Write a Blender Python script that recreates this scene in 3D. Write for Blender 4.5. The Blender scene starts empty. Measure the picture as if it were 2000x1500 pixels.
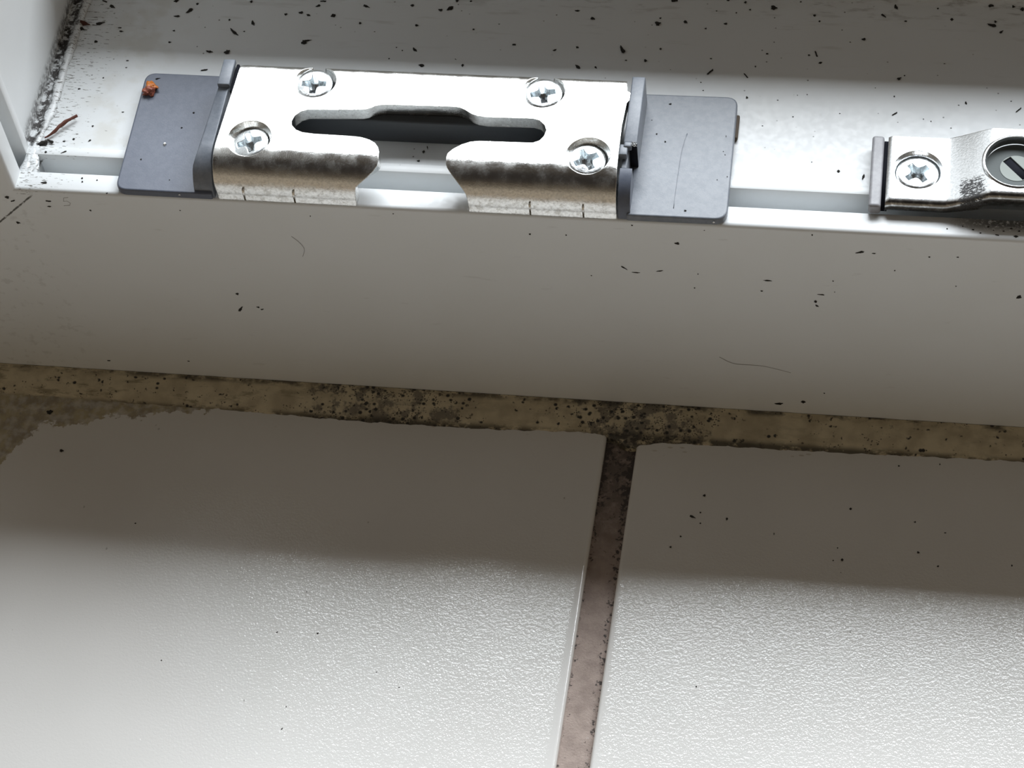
import bpy, bmesh, math, random
from mathutils import Vector, Matrix, noise
from mathutils.geometry import delaunay_2d_cdt
R = math.radians
S = 0.001                       # the scene is real size; coordinates below are written in millimetres
sc = bpy.context.scene
col = sc.collection
random.seed(7)

# ---------------------------------------------------------------- camera, daylight, exposure
cam_d = bpy.data.cameras.new('camera'); cam = bpy.data.objects.new('camera', cam_d); col.objects.link(cam)
cam_d.sensor_width = 36; cam_d.lens = 4583.9 / 2000 * 36; cam_d.clip_start = 0.02; cam_d.clip_end = 50
rot = Matrix(((0.986997466814042, -0.061317341476851056, 0.148580564465462),
              (0.1348145429444207, 0.8191612136491362, -0.5574943453198079),
              (-0.08752736836881339, 0.5702763274826383, 0.8167765121497823)))
cam.matrix_world = Matrix.Translation(Vector((69.643, -280.899, 352.67)) * S) @ rot.to_4x4()
sc.camera = cam
sc.view_settings.view_transform = 'Standard'; sc.view_settings.look = 'None'
sc.view_settings.exposure = 0.0; sc.view_settings.gamma = 1.0; sc.view_settings.use_curve_mapping = False

SKY_L = 14.0                    # brightness of the piece of sky seen through the opening
def sky_opening():
    d = 2.5; el = R(46.5)
    v = Vector((0, math.cos(el), math.sin(el)))
    ld = bpy.data.lights.new('window_daylight', 'AREA'); lo = bpy.data.objects.new('window_daylight', ld); col.objects.link(lo)
    ld.shape = 'RECTANGLE'; ld.size = 3.16; ld.size_y = 1.02
    ld.energy = SKY_L * math.pi * ld.size * ld.size_y
    ld.color = (0.925, 0.975, 1.015)
    lo.location = v * d + Vector((.88, 0, 0)); lo.rotation_euler = (R(46.5 - 90), 0, 0)
sky_opening()
w = bpy.data.worlds.new('room_light'); sc.world = w; w.use_nodes = True
nt = w.node_tree; nt.nodes.clear()
tc = nt.nodes.new('ShaderNodeTexCoord'); sx = nt.nodes.new('ShaderNodeSeparateXYZ'); nt.links.new(tc.outputs['Generated'], sx.inputs[0])
def ramp(sock, stops):
    n = nt.nodes.new('ShaderNodeValToRGB'); nt.links.new(sock, n.inputs[0]); e = n.color_ramp.elements
    while len(e) < len(stops): e.new(.5)
    for q, (p, c) in zip(e, stops): q.position = p; q.color = (*c, 1)
    return n.outputs[0]
# the room behind the camera (pale walls catching the daylight, dark towards the ceiling) and the dim window wall
room = ramp(sx.outputs['Z'], [(0, (.29, .24, .18)), (.32, (.29, .245, .185)), (.58, (.08, .064, .046)), (.80, (.024, .02, .017))])
wall = ramp(sx.outputs['Z'], [(0, (.21, .155, .10)), (.45, (.185, .138, .092)), (.7, (.088, .064, .043)), (.95, (.052, .041, .03))])
fy = nt.nodes.new('ShaderNodeMapRange'); nt.links.new(sx.outputs['Y'], fy.inputs[0]); fy.inputs[1].default_value = .05; fy.inputs[2].default_value = -.25
mixw = nt.nodes.new('ShaderNodeMix'); mixw.data_type = 'RGBA'; nt.links.new(fy.outputs[0], mixw.inputs[0]); nt.links.new(wall, mixw.inputs[6]); nt.links.new(room, mixw.inputs[7])
# added world glow with no object behind it, brightens the keep's ramp
dp = nt.nodes.new('ShaderNodeVectorMath'); dp.operation = 'DOT_PRODUCT'; nt.links.new(tc.outputs['Generated'], dp.inputs[0]); dp.inputs[1].default_value = Vector((-.62, .6, .5)).normalized()
bl = nt.nodes.new('ShaderNodeMapRange'); bl.interpolation_type = 'SMOOTHSTEP'; nt.links.new(dp.outputs['Value'], bl.inputs[0]); bl.inputs[1].default_value = math.cos(R(26)); bl.inputs[2].default_value = math.cos(R(14))
add = nt.nodes.new('ShaderNodeMix'); add.data_type = 'RGBA'; nt.links.new(bl.outputs[0], add.inputs[0]); nt.links.new(mixw.outputs[2], add.inputs[6]); add.inputs[7].default_value = (1.15, 1.2, 1.22, 1)
bg = nt.nodes.new('ShaderNodeBackground'); bg.inputs[1].default_value = 1.0
out = nt.nodes.new('ShaderNodeOutputWorld'); nt.links.new(add.outputs[2], bg.inputs[0]); nt.links.new(bg.outputs[0], out.inputs[0])

# ---------------------------------------------------------------- object helpers
def obj(name, bm, mat, parent=None, smooth=True, loc=(0, 0, 0), scale=True):
    me = bpy.data.meshes.new(name)
    if scale:
        for v in bm.verts: v.co *= S
    bm.to_mesh(me); bm.free()
    if mat: me.materials.append(mat)
    for p in me.polygons: p.use_smooth = smooth
    o = bpy.data.objects.new(name, me); col.objects.link(o)
    o.location = Vector(loc) * S
    if parent: o.parent = parent
    return o
def autosmooth(o, ang=35):
    me = o.data
    bm = bmesh.new(); bm.from_mesh(me)
    for ed in bm.edges:
        if len(ed.link_faces) == 2 and ed.calc_face_angle(0) > R(ang): ed.smooth = False
        if len(ed.link_faces) != 2: ed.smooth = False
    bm.to_mesh(me); bm.free()
def empty(name, loc=(0, 0, 0)):
    o = bpy.data.objects.new(name, None); col.objects.link(o); o.location = Vector(loc) * S; o.empty_display_size = 0.01
    return o
def tag(o, label=None, cat=None, group=None, kind=None):
    if label: o['label'] = label
    if cat: o['category'] = cat
    if group: o['group'] = group
    if kind: o['kind'] = kind
    return o
def bevel(o, wd, seg=3, ang=35):
    m = o.modifiers.new('bevel', 'BEVEL'); m.width = wd * S; m.segments = seg; m.limit_method = 'ANGLE'; m.angle_limit = R(ang)
    m.harden_normals = False
def inside(p, poly):
    c = False; n = len(poly); x, y = p
    for i in range(n):
        x1, y1 = poly[i]; x2, y2 = poly[i - 1]
        if (y1 > y) != (y2 > y) and x < (x2 - x1) * (y - y1) / (y2 - y1) + x1: c = not c
    return c
def rounded(poly, rad, seg=5):
    """round the corners of a closed 2D polygon; rad is one number or one per corner"""
    outp = []; n = len(poly)
    for i in range(n):
        r = rad[i] if isinstance(rad, (list, tuple)) else rad
        p = Vector(poly[i]); a = Vector(poly[i - 1]); b = Vector(poly[(i + 1) % n])
        if r <= 0: outp.append(tuple(p)); continue
        da = (a - p); db = (b - p); la = da.length; lb = db.length; da.normalize(); db.normalize()
        ang = da.angle(db); t = min(r / math.tan(ang / 2), la * .49, lb * .49)
        p0 = p + da * t; p1 = p + db * t
        for k in range(seg + 1):
            u = k / seg; q = p0 * (1 - u) ** 2 + p * 2 * u * (1 - u) + p1 * u * u
            outp.append(tuple(q))
    return outp
def circle(cx, cy, r, n=40): return [(cx + r * math.cos(2 * math.pi * i / n), cy + r * math.sin(2 * math.pi * i / n)) for i in range(n)]
def slab(outer, holes=(), lines=(), fmap=None, thick=1.0, taper=None):
    """2D plate with holes -> solid; fmap(x, s, depth) bends it; holes may taper (list of (cx, cy, factor) per hole)"""
    pts = []; edges = []
    def loop(P):
        b = len(pts); pts.extend(Vector(p) for p in P)
        edges.extend((b + i, b + (i + 1) % len(P)) for i in range(len(P)))
        return range(b, b + len(P))
    loop(outer)
    for h in holes: loop(h)
    for (a, b) in lines:
        i = len(pts); pts.extend((Vector(a), Vector(b))); edges.append((i, i + 1))
    V, E, F, ov, oe, of = delaunay_2d_cdt(pts, edges, [], 0, 1e-5)
    keep = []
    for f in F:
        c = (sum(V[i].x for i in f) / len(f), sum(V[i].y for i in f) / len(f))
        if inside(c, outer) and not any(inside(c, h) for h in holes): keep.append(f)
    bm = bmesh.new()
    def tpt(p):
        if taper:
            for (cx, cy, r, fct) in taper:
                d = math.hypot(p[0] - cx, p[1] - cy)
                if abs(d - r) < .06: return (cx + (p[0] - cx) * fct, cy + (p[1] - cy) * fct)
        return (p[0], p[1])
    fm = fmap or (lambda x, y, d: (x, y, -d))
    used = sorted({i for f in keep for i in f})
    top = {i: bm.verts.new(fm(V[i].x, V[i].y, 0)) for i in used}
    bot = {i: bm.verts.new(fm(*tpt(V[i]), thick)) for i in used}
    cnt = {}
    for f in keep:
        bm.faces.new([top[i] for i in f]); bm.faces.new([bot[i] for i in reversed(f)])
        for a, b in zip(f, list(f[1:]) + [f[0]]): cnt[(a, b)] = 1
    for (a, b) in list(cnt):
        if (b, a) not in cnt: bm.faces.new((top[b], top[a], bot[a], bot[b]))
    bmesh.ops.recalc_face_normals(bm, faces=bm.faces)
    return bm
def extrude_yz(profile, x0, x1, xf=None):
    """closed (y, z) profile extruded along x; xf(y, z) may give the left end"""
    bm = bmesh.new(); n = len(profile)
    A = [bm.verts.new((xf(y, z) if xf else x0, y, z)) for y, z in profile]
    B = [bm.verts.new((x1, y, z)) for y, z in profile]
    for i in range(n): bm.faces.new((A[i], A[(i + 1) % n], B[(i + 1) % n], B[i]))
    bm.faces.new(A[::-1]); bm.faces.new(B)
    bmesh.ops.triangulate(bm, faces=[f for f in bm.faces if len(f.verts) > 4])
    bmesh.ops.recalc_face_normals(bm, faces=bm.faces)
    return bm
def add_box(bm, a, b):
    vs = [bm.verts.new((x, y, z)) for x in (a[0], b[0]) for y in (a[1], b[1]) for z in (a[2], b[2])]
    for f in ((0, 1, 3, 2), (4, 6, 7, 5), (0, 4, 5, 1), (2, 3, 7, 6), (0, 2, 6, 4), (1, 5, 7, 3)): bm.faces.new([vs[i] for i in f])
def box(a, b):
    bm = bmesh.new(); add_box(bm, a, b); bmesh.ops.recalc_face_normals(bm, faces=bm.faces); return bm
def tube(pts, rad, n=8, wob=0.0, flat=1.0):
    bm = bmesh.new(); rings = []
    pts = [Vector(p) for p in pts]
    for i, p in enumerate(pts):
        t = (pts[min(i + 1, len(pts) - 1)] - pts[max(i - 1, 0)]).normalized()
        s = t.cross(Vector((0, 0, 1)));
        if s.length < 1e-3: s = t.cross(Vector((0, 1, 0)))
        s.normalize(); u = s.cross(t)
        r = rad[i] if isinstance(rad, (list, tuple)) else rad
        ring = []
        for k in range(n):
            a = 2 * math.pi * k / n
            d = s * math.cos(a) + u * math.sin(a) * flat
            rr = r * (1 + wob * noise.noise(p * .8 + d * 1.3))
            ring.append(bm.verts.new(p + d * rr))
        rings.append(ring)
    for A, B in zip(rings, rings[1:]):
        for k in range(n): bm.faces.new((A[k], A[(k + 1) % n], B[(k + 1) % n], B[k]))
    bm.faces.new(rings[0][::-1]); bm.faces.new(rings[-1])
    bmesh.ops.recalc_face_normals(bm, faces=bm.faces)
    return bm
def smoothpath(P, n=6):
    P = [Vector(p) for p in P]; o = []
    for i in range(len(P) - 1):
        p0 = P[max(i - 1, 0)]; p1 = P[i]; p2 = P[i + 1]; p3 = P[min(i + 2, len(P) - 1)]
        for k in range(n):
            t = k / n
            o.append(.5 * ((2 * p1) + (p2 - p0) * t + (2 * p0 - 5 * p1 + 4 * p2 - p3) * t * t + (3 * p1 - p0 - 3 * p2 + p3) * t ** 3))
    o.append(P[-1]); return o

# ---------------------------------------------------------------- materials (procedural)
class N:
    def __init__(self, name):
        self.m = bpy.data.materials.new(name); self.m.use_nodes = True; self.t = self.m.node_tree
        self.b = self.t.nodes['Principled BSDF']
        tcn = self.t.nodes.new('ShaderNodeTexCoord')
        mm = self.t.nodes.new('ShaderNodeVectorMath'); mm.operation = 'SCALE'; mm.inputs[3].default_value = 1000
        self.t.links.new(tcn.outputs['Object'], mm.inputs[0]); self.co = mm.outputs[0]
        s = self.t.nodes.new('ShaderNodeSeparateXYZ'); self.t.links.new(self.co, s.inputs[0]); self.x, self.y, self.z = s.outputs
    def set(self, inp, v):
        i = self.b.inputs[inp]
        if hasattr(v, 'links'): self.t.links.new(v, i)
        else: i.default_value = v
    def plug(self, a, i):
        if isinstance(a, (int, float)): i.default_value = a
        elif isinstance(a, tuple): i.default_value = a if len(a) == len(i.default_value) else (*a, 1)
        else: self.t.links.new(a, i)
    def math(self, op, a, b=0.0, c=0.0, clamp=False):
        n = self.t.nodes.new('ShaderNodeMath'); n.operation = op; n.use_clamp = clamp
        self.plug(a, n.inputs[0]); self.plug(b, n.inputs[1]); self.plug(c, n.inputs[2]); return n.outputs[0]
    def ramp(self, v, a, b, c0=0.0, c1=1.0, smooth=True):
        n = self.t.nodes.new('ShaderNodeMapRange'); n.interpolation_type = 'SMOOTHSTEP' if smooth else 'LINEAR'
        self.plug(v, n.inputs[0]); n.inputs[1].default_value = a; n.inputs[2].default_value = b
        n.inputs[3].default_value = c0; n.inputs[4].default_value = c1; return n.outputs[0]
    def scaled(self, sx, sy, sz, off=(0, 0, 0)):
        n = self.t.nodes.new('ShaderNodeVectorMath'); n.operation = 'MULTIPLY_ADD'; self.t.links.new(self.co, n.inputs[0])
        n.inputs[1].default_value = (sx, sy, sz); n.inputs[2].default_value = off; return n.outputs[0]
    def noise(self, scale, detail=3, rough=.5, vec=None, dist=0.0):
        n = self.t.nodes.new('ShaderNodeTexNoise'); n.inputs['Scale'].default_value = scale; n.inputs['Detail'].default_value = detail
        n.inputs['Roughness'].default_value = rough; n.inputs['Distortion'].default_value = dist
        self.t.links.new(vec or self.co, n.inputs['Vector']); return n.outputs[0]
    def voronoi(self, scale, vec=None, rnd=1.0, feature='F1'):
        n = self.t.nodes.new('ShaderNodeTexVoronoi'); n.feature = feature; n.inputs['Scale'].default_value = scale; n.inputs['Randomness'].default_value = rnd
        self.t.links.new(vec or self.co, n.inputs['Vector']); return n.outputs
    def mix(self, f, a, b):
        n = self.t.nodes.new('ShaderNodeMix'); n.data_type = 'RGBA'
        self.plug(f, n.inputs[0]); self.plug(a, n.inputs[6]); self.plug(b, n.inputs[7]); return n.outputs[2]
    def bump(self, h, strength, dist_mm, normal=None):
        n = self.t.nodes.new('ShaderNodeBump'); self.plug(strength, n.inputs['Strength']); n.inputs['Distance'].default_value = dist_mm * S
        self.t.links.new(h, n.inputs['Height'])
        if normal: self.t.links.new(normal, n.inputs['Normal'])
        return n.outputs[0]
    def edge(self, r_mm, samples=4):
        n = self.t.nodes.new('ShaderNodeBevel'); n.samples = samples; n.inputs[0].default_value = r_mm * S; return n.outputs[0]
def plain(name, c, rough, metal=0.0, spec=.5, bump=None, edge=None):
    n = N(name); n.set('Base Color', (*c, 1)); n.set('Roughness', rough); n.set('Metallic', metal); n.set('Specular IOR Level', spec)
    nm = n.edge(edge) if edge else None
    if bump: nm = n.bump(n.noise(bump[0], 3), bump[1], bump[2], nm)
    if nm: n.set('Normal', nm)
    return n.m
def mx(n, *a):
    r = a[0]
    for b in a[1:]: r = n.math('MAXIMUM', r, b)
    return r
def mul(n, *a):
    r = a[0]
    for b in a[1:]: r = n.math('MULTIPLY', r, b)
    return r

def pvc():
    n = N('white_pvc')
    base = (0.79, 0.815, 0.83)
    big = n.noise(.05, 3)
    c = n.mix(n.ramp(big, .35, .7, 0, .35), base, (0.75, 0.77, 0.77))
    # fine soot specks drawn out along the profile, thick in the corner and thinning away from it
    near = n.ramp(n.x, -101, -72, 1, 0)
    up = mul(n, n.ramp(n.z, -1.6, -1.2), n.ramp(n.x, -100.8, -100.5))                # only on the ledge and rails
    sp = n.noise(1.0, 4, .65, n.scaled(.55, 2.6, 2.6))
    th = n.ramp(n.x, -101, -80, .545, .69)
    specks = n.ramp(n.math('SUBTRACT', sp, th), 0, .06)
    specks = mul(n, specks, up, n.ramp(n.x, -78, -88, 0, 1), .9)
    # scattered tiny specks everywhere on the ledge
    sp2 = n.ramp(n.voronoi(.42)[0], .10, .05)
    sp2 = mul(n, sp2, up, n.ramp(n.noise(.12, 2), .45, .6), n.ramp(n.y, 9, 14), .8)
    # black grime line in the corner against the side jamb
    ax = n.math('ADD', n.x, 100.6)
    wob = n.math('MULTIPLY', n.math('SUBTRACT', n.noise(.6, 5, .7), .5), 3.4)
    dgr = n.math('ABSOLUTE', n.math('ADD', ax, wob))
    grime = n.ramp(dgr, .5, 1.9, 1, 0)
    grime = mul(n, grime, n.ramp(n.noise(.75, 5, .7), .40, .53), n.ramp(n.y, 9.5, 13), n.ramp(n.z, -2.2, -1.6), n.ramp(n.z, 3.5, .6))
    # soft streaks against the outer upstand
    st = mul(n, n.ramp(n.y, 53, 59.5), n.ramp(n.noise(.5, 5, .65, n.scaled(.35, 1.3, 1)), .50, .68), up, .5)
    st2 = mul(n, n.ramp(n.noise(.3, 3, .5, n.scaled(.25, 1.6, 1, (9, 3, 0))), .60, .72), n.ramp(n.y, 38, 50), up, .25)
    yel = mul(n, n.ramp(n.x, -96, -86), n.ramp(n.x, -70, -84), n.ramp(n.noise(.16, 4), .42, .62), up, n.ramp(n.y, 9, 13), .22)
    c = n.mix(yel, c, (0.42, 0.36, 0.22))
    c = n.mix(st2, c, (0.35, 0.33, 0.29))
    # grime around the adjustable keep at the right
    dx = n.ramp(n.x, 80, 93); dy = n.ramp(n.y, .9, 3.2)
    g3 = mul(n, dx, dy, n.ramp(n.y, 9, 6), n.ramp(n.noise(1.5, 5, .75), .37, .50), up, .9)
    # scuffs on the room-side face
    face = n.ramp(n.z, -1.2, -2.5)
    sc1 = mul(n, n.ramp(n.noise(.22, 4, .6, n.scaled(.55, 1, 2.2, (3, 0, 8))), .66, .74), face, .16)
    # dark mitre joint between bottom and side profile, drawn by the dirt caught in it
    mt = n.math('ABSOLUTE', n.math('SUBTRACT', n.math('ADD', n.x, 96.0), n.z))
    mt = mul(n, n.ramp(n.math('ADD', mt, n.math('MULTIPLY', n.math('SUBTRACT', n.noise(1.2, 4), .5), .5)), .12, .42, 1, 0), face, n.ramp(n.noise(.8, 3), .25, .45))
    d2 = mul(n, n.ramp(n.x, -93, -101), face, n.ramp(n.noise(.5, 4, .6), .56, .70), .16)
    for m, cc in ((sc1, (.33, .32, .30)), (specks, (.13, .12, .10)), (sp2, (.10, .095, .09)), (st, (.15, .13, .10)), (d2, (.2, .18, .15)), (mt, (.09, .085, .075)), (g3, (.03, .028, .03)), (grime, (.035, .03, .028))):
        c = n.mix(m, c, cc)
    n.set('Base Color', c); n.set('Roughness', n.ramp(n.noise(.8, 4), .3, .7, .30, .42)); n.set('Specular IOR Level', .45)
    n.set('Normal', n.bump(n.noise(1.1, 2), .12, .02))
    return n.m
def galv(name, tint=(.93, .93, .91), rough=.2, scuff=False):
    n = N(name)
    f = n.noise(2.2, 5, .6); g = n.noise(.35, 3, .5)
    c = n.mix(n.ramp(f, .35, .7), tint, tuple(t * .80 for t in tint))
    ro = n.math('ADD', n.ramp(g, .35, .7, rough - .04, rough + .08), n.ramp(f, .4, .7, 0, .06))
    if scuff:
        lo = mul(n, n.ramp(n.y, .9, -.1), n.ramp(n.noise(.9, 5, .7), .50, .62), .45)
        c = n.mix(lo, c, (.33, .30, .25))
    n.set('Base Color', c); n.set('Metallic', 1.0); n.set('Roughness', ro)
    b = n.bump(n.noise(3.2, 4, .65), .35, .05, n.edge(.28))
    n.set('Normal', n.bump(n.noise(.5, 2), .2, .12, b))
    return n.m
def keep_metal():
    n = N('galvanised_keep_with_black_grease')
    f = n.noise(2.4, 5, .6)
    c = n.mix(n.ramp(f, .35, .7), (.86, .87, .88), (.7, .72, .73))
    k1 = n.ramp(n.math('ABSOLUTE', n.math('SUBTRACT', n.x, 87.2)), 4.4, 1.2, 0, 1)
    k2 = n.ramp(n.y, 13.5, 8.0)
    th = n.math('SUBTRACT', n.noise(1.5, 6, .8, n.scaled(1, 1.8, 1)), n.math('SUBTRACT', .78, mul(n, k1, k2, .36)))
    g = n.ramp(th, 0, .05)
    film = mul(n, n.ramp(n.y, 5.9, 5.2), n.ramp(n.noise(.8, 4, .65), .25, .55), .75)
    c = n.mix(film, c, (.16, .15, .135))
    c = n.mix(g, c, (.05, .05, .052))
    n.set('Base Color', c); n.set('Metallic', n.math('SUBTRACT', 1.0, g)); n.set('Roughness', n.math('ADD', .2, n.math('MULTIPLY', g, .4)))
    n.set('Normal', n.bump(n.noise(3.0, 4, .6), .35, .05, n.edge(.28)))
    return n.m
def plastic(name, c0, c1, rough=.42):
    n = N(name)
    n.set('Base Color', n.mix(n.ramp(n.noise(.7, 6, .7), .35, .65), c0, c1)); n.set('Roughness', rough); n.set('Specular IOR Level', .55)
    n.set('Normal', n.bump(n.noise(4.0, 4, .7), .35, .05, n.edge(.25)))
    return n.m
def tile_mat():
    n = N('glazed_tile')
    base = n.mix(n.ramp(n.noise(.03, 2), .3, .7), (.755, .742, .72), (.72, .708, .685))
    # old yellowish-brown deposit along the joint at the far left
    lim = n.math('ADD', n.math('MULTIPLY', n.math('SUBTRACT', n.noise(.13, 5, .62), .5), 13), n.math('MULTIPLY', n.math('SUBTRACT', n.noise(.55, 4, .7), .5), 4))
    edgey = n.ramp(n.x, -117, -64, -17.2, -7.6, False)
    corner = n.ramp(n.x, -120, -107, 13.5, 0)
    q = n.math('ADD', n.math('SUBTRACT', n.math('SUBTRACT', n.y, edgey), n.math('MULTIPLY', lim, 1.0)), corner)
    stain = mul(n, n.ramp(q, 0, .55), n.ramp(n.x, -60, -66))
    stc = n.mix(n.ramp(n.noise(.35, 5, .65), .38, .62), (.42, .35, .20), (.27, .22, .145))
    c = n.mix(n.math('MULTIPLY', stain, n.ramp(n.noise(.5, 4), .3, .6, .55, .92)), base, stc)
    # rusty-beige specks just in front of the sealant
    m = mul(n, n.ramp(n.voronoi(.5, n.scaled(.6, 1.6, 1))[0], .22, .12), n.ramp(n.y, -13.5, -10), n.ramp(n.noise(.2, 2), .5, .6), .45)
    c = n.mix(m, c, (.34, .26, .17))
    sc_ = mul(n, n.ramp(n.voronoi(.13, n.scaled(1, .7, 1, (4, 2, 0)))[0], .035, .02), .5)
    c = n.mix(sc_, c, (.25, .24, .22))
    n.set('Base Color', c)
    # orange-peel glaze, calmer along the rounded rim of each tile
    rim = mx(n, n.ramp(n.math('ABSOLUTE', n.math('SUBTRACT', n.math('SUBTRACT', n.x, 18.3), n.math('MULTIPLY', n.math('ADD', n.y, 45), .018))), 5.4, 4.2, 0, 1), n.ramp(n.y, -10.5, -9))
    hh = n.math('ADD', n.noise(1.5, 2, .5), n.math('MULTIPLY', n.noise(3.0, 1, .5), .4))
    amt = n.math('SUBTRACT', 1.0, n.math('MULTIPLY', rim, .93))
    n.set('Coat Normal', n.bump(hh, amt, .055)); n.set('Coat Weight', 1.0); n.set('Coat Roughness', .085); n.set('Coat IOR', 1.5)
    n.set('Normal', n.bump(hh, n.math('MULTIPLY', amt, .22), .065))
    n.set('Roughness', .5); n.set('Specular IOR Level', .1)
    return n.m
def grout_mat():
    n = N('pinkish_brown_grout')
    c = n.mix(n.ramp(n.noise(.3, 5, .65), .35, .68), (.46, .37, .325), (.36, .285, .25))
    side = n.math('SUBTRACT', n.math('SUBTRACT', n.x, 18.2), n.math('MULTIPLY', n.math('ADD', n.y, 45), .018))
    a = n.ramp(n.math('ABSOLUTE', side), 1.2, 3.2)
    th = n.math('SUBTRACT', .66, n.math('ADD', n.math('MULTIPLY', a, .14), n.ramp(n.y, -48, -12, 0, .13)))
    dirt = n.ramp(n.math('SUBTRACT', n.noise(.85, 5, .7), th), 0, .06)
    c = n.mix(n.math('MULTIPLY', dirt, .9), c, (.035, .03, .03))
    film = mul(n, n.ramp(n.y, -46, -14), n.ramp(n.noise(.35, 5, .7), .28, .55), .75)      # old mould plus the frame's shade painted in, darker towards the sealant
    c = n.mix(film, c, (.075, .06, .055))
    cr = mul(n, n.ramp(n.noise(.9, 5, .75), .60, .66), n.ramp(side, .6, 2.4), n.ramp(n.y, -60, -78), .8)
    c = n.mix(cr, c, (.55, .52, .49))
    n.set('Base Color', c); n.set('Roughness', .75)
    n.set('Normal', n.bump(n.noise(2.2, 5, .7), .7, .25))
    return n.m
def silicone_mat():
    n = N('mouldy_silicone')
    c = n.mix(n.ramp(n.noise(.2, 4), .35, .65), (.68, .60, .43), (.50, .43, .30))
    dens = mx(n, n.ramp(n.math('ABSOLUTE', n.math('SUBTRACT', n.x, 24)), 30, 3, 0, 1), n.ramp(n.math('ABSOLUTE', n.math('ADD', n.x, 32)), 30, 8, 0, .95), .38)
    # clusters of round mould spots
    v = n.voronoi(.8, n.scaled(.9, 1, 1))[0]
    keep = n.math('SUBTRACT', n.noise(.33, 3, .6), n.math('SUBTRACT', .66, n.math('MULTIPLY', dens, .26)))
    spots = mul(n, n.ramp(v, .42, .2), n.ramp(keep, 0, .05))
    v2 = n.voronoi(1.9, n.scaled(1, 1, 1, (5, 5, 5)))[0]
    keep2 = n.math('SUBTRACT', n.noise(.5, 3, .6, n.scaled(1, 1, 1, (40, 0, 0))), n.math('SUBTRACT', .68, n.math('MULTIPLY', dens, .24)))
    spots2 = mul(n, n.ramp(v2, .4, .22), n.ramp(keep2, 0, .05), .85)
    blot = mul(n, n.ramp(n.math('SUBTRACT', n.noise(.28, 5, .7), n.math('SUBTRACT', .74, n.math('MULTIPLY', dens, .30))), 0, .1), .72)
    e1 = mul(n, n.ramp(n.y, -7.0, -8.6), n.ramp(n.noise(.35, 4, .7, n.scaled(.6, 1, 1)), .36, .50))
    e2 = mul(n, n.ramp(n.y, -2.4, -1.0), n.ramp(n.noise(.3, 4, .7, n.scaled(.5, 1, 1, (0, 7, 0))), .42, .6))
    brown = mul(n, n.ramp(n.noise(.25, 5, .7, n.scaled(.45, 1.6, 1)), .50, .62), n.ramp(n.x, -40, -70, .25, .9), .7)
    c = n.mix(brown, c, (.19, .155, .085))
    c = n.mix(blot, c, (.10, .092, .085))
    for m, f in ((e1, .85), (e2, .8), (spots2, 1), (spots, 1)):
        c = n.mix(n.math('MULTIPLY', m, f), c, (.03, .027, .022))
    n.set('Base Color', c); n.set('Roughness', .42)
    n.set('Normal', n.bump(n.noise(.7, 4, .6), .5, .3))
    return n.m
M = dict(spacer=plain('dark_slate_plastic', (.05, .056, .064), .45, 0, .4, (3, .3, .05)), pvc=pvc(), plate=galv('galvanised_steel', scuff=True), screw=galv('zinc_screw', (.84, .88, .90), .2), keep=keep_metal(),
         slate=plastic('slate_grey_plastic', (.105, .122, .165), (.125, .142, .185)),
         slate_lit=plastic('lit_slate_plastic', (.20, .22, .255), (.155, .175, .21), .36),  # same slate plastic, with reflected light put into a paler colour
         blockp=plastic('silver_grey_plastic', (.33, .33, .35), (.27, .27, .29), .4),
         dark=plain('dark_cavity_fill', (.015, .016, .022), .8, 0, .1), cam=plain('dull_grey_cam', (.115, .13, .13), .6, 0, .25, (3, .3, .05)),  # cavity fill is near-black, slot shade put into its colour
         camc=plain('pale_cam_core', (.34, .37, .35), .6, 0, .25, (2, .3, .04)),
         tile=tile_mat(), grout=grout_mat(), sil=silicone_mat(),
         dirt=plain('black_dirt', (.035, .032, .028), .7, 0, .3, (3, .8, .1)), dirtb=plain('brown_dirt', (.09, .065, .045), .7),
         rust=plain('rust_brown_fibre', (.14, .05, .035), .6, 0, .3, (2, .8, .15)), amber=plain('amber_crumb', (.55, .17, .03), .35, 0, .5, (1.6, .9, .3)),
         red=plain('reddish_crumb', (.34, .10, .06), .4, 0, .5, (2.2, .9, .3)), white=plain('white_crumb', (.8, .8, .78), .5),
         swarf=plain('pale_swarf', (.55, .56, .57), .4), olive=plain('olive_dirt', (.10, .10, .03), .6), pencil=plain('faint_pencil', (.42, .41, .40), .6))

# ---------------------------------------------------------------- window frame: bottom and side profiles
FY = -0.6          # room-side face
def profile():
    p = [(FY, -66), (FY, -.9)]
    for k in range(1, 7):
        a = R(90 * k / 6); p.append((FY + .9 * (1 - math.cos(a)), -.9 + .9 * math.sin(a)))
    p += [(4.0, 0)]
    p += [(4.2, -.06), (4.28, -.25), (4.28, -7.5), (8.8, -7.5), (8.8, -.2), (8.86, -.05), (9.0, 0), (10.7, 0), (10.95, -.1), (11.2, -.55), (11.5, -.8), (40, -.8), (59.5, -.8)]
    for k in range(1, 7):
        a = R(90 * k / 6); p.append((59.5 + 2.5 * math.sin(a), -.8 + 2.5 * (1 - math.cos(a))))
    p += [(62, 37.4), (62.6, 38.4), (72, 38.4), (72, -66)]
    return p
PR = profile()
window = tag(empty('window_1', (0, 0, -63)), kind='structure')
def child_at(o, parent):
    o.parent = parent; o.matrix_parent_inverse = Matrix.Translation(-parent.location); return o
JX = -100.8
bp = obj('bottom_profile', extrude_yz(PR, 0, 190, lambda y, z: JX + min(z, 0) if z < 1 else JX - .8), M['pvc']); autosmooth(bp, 25); child_at(bp, window)
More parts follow.
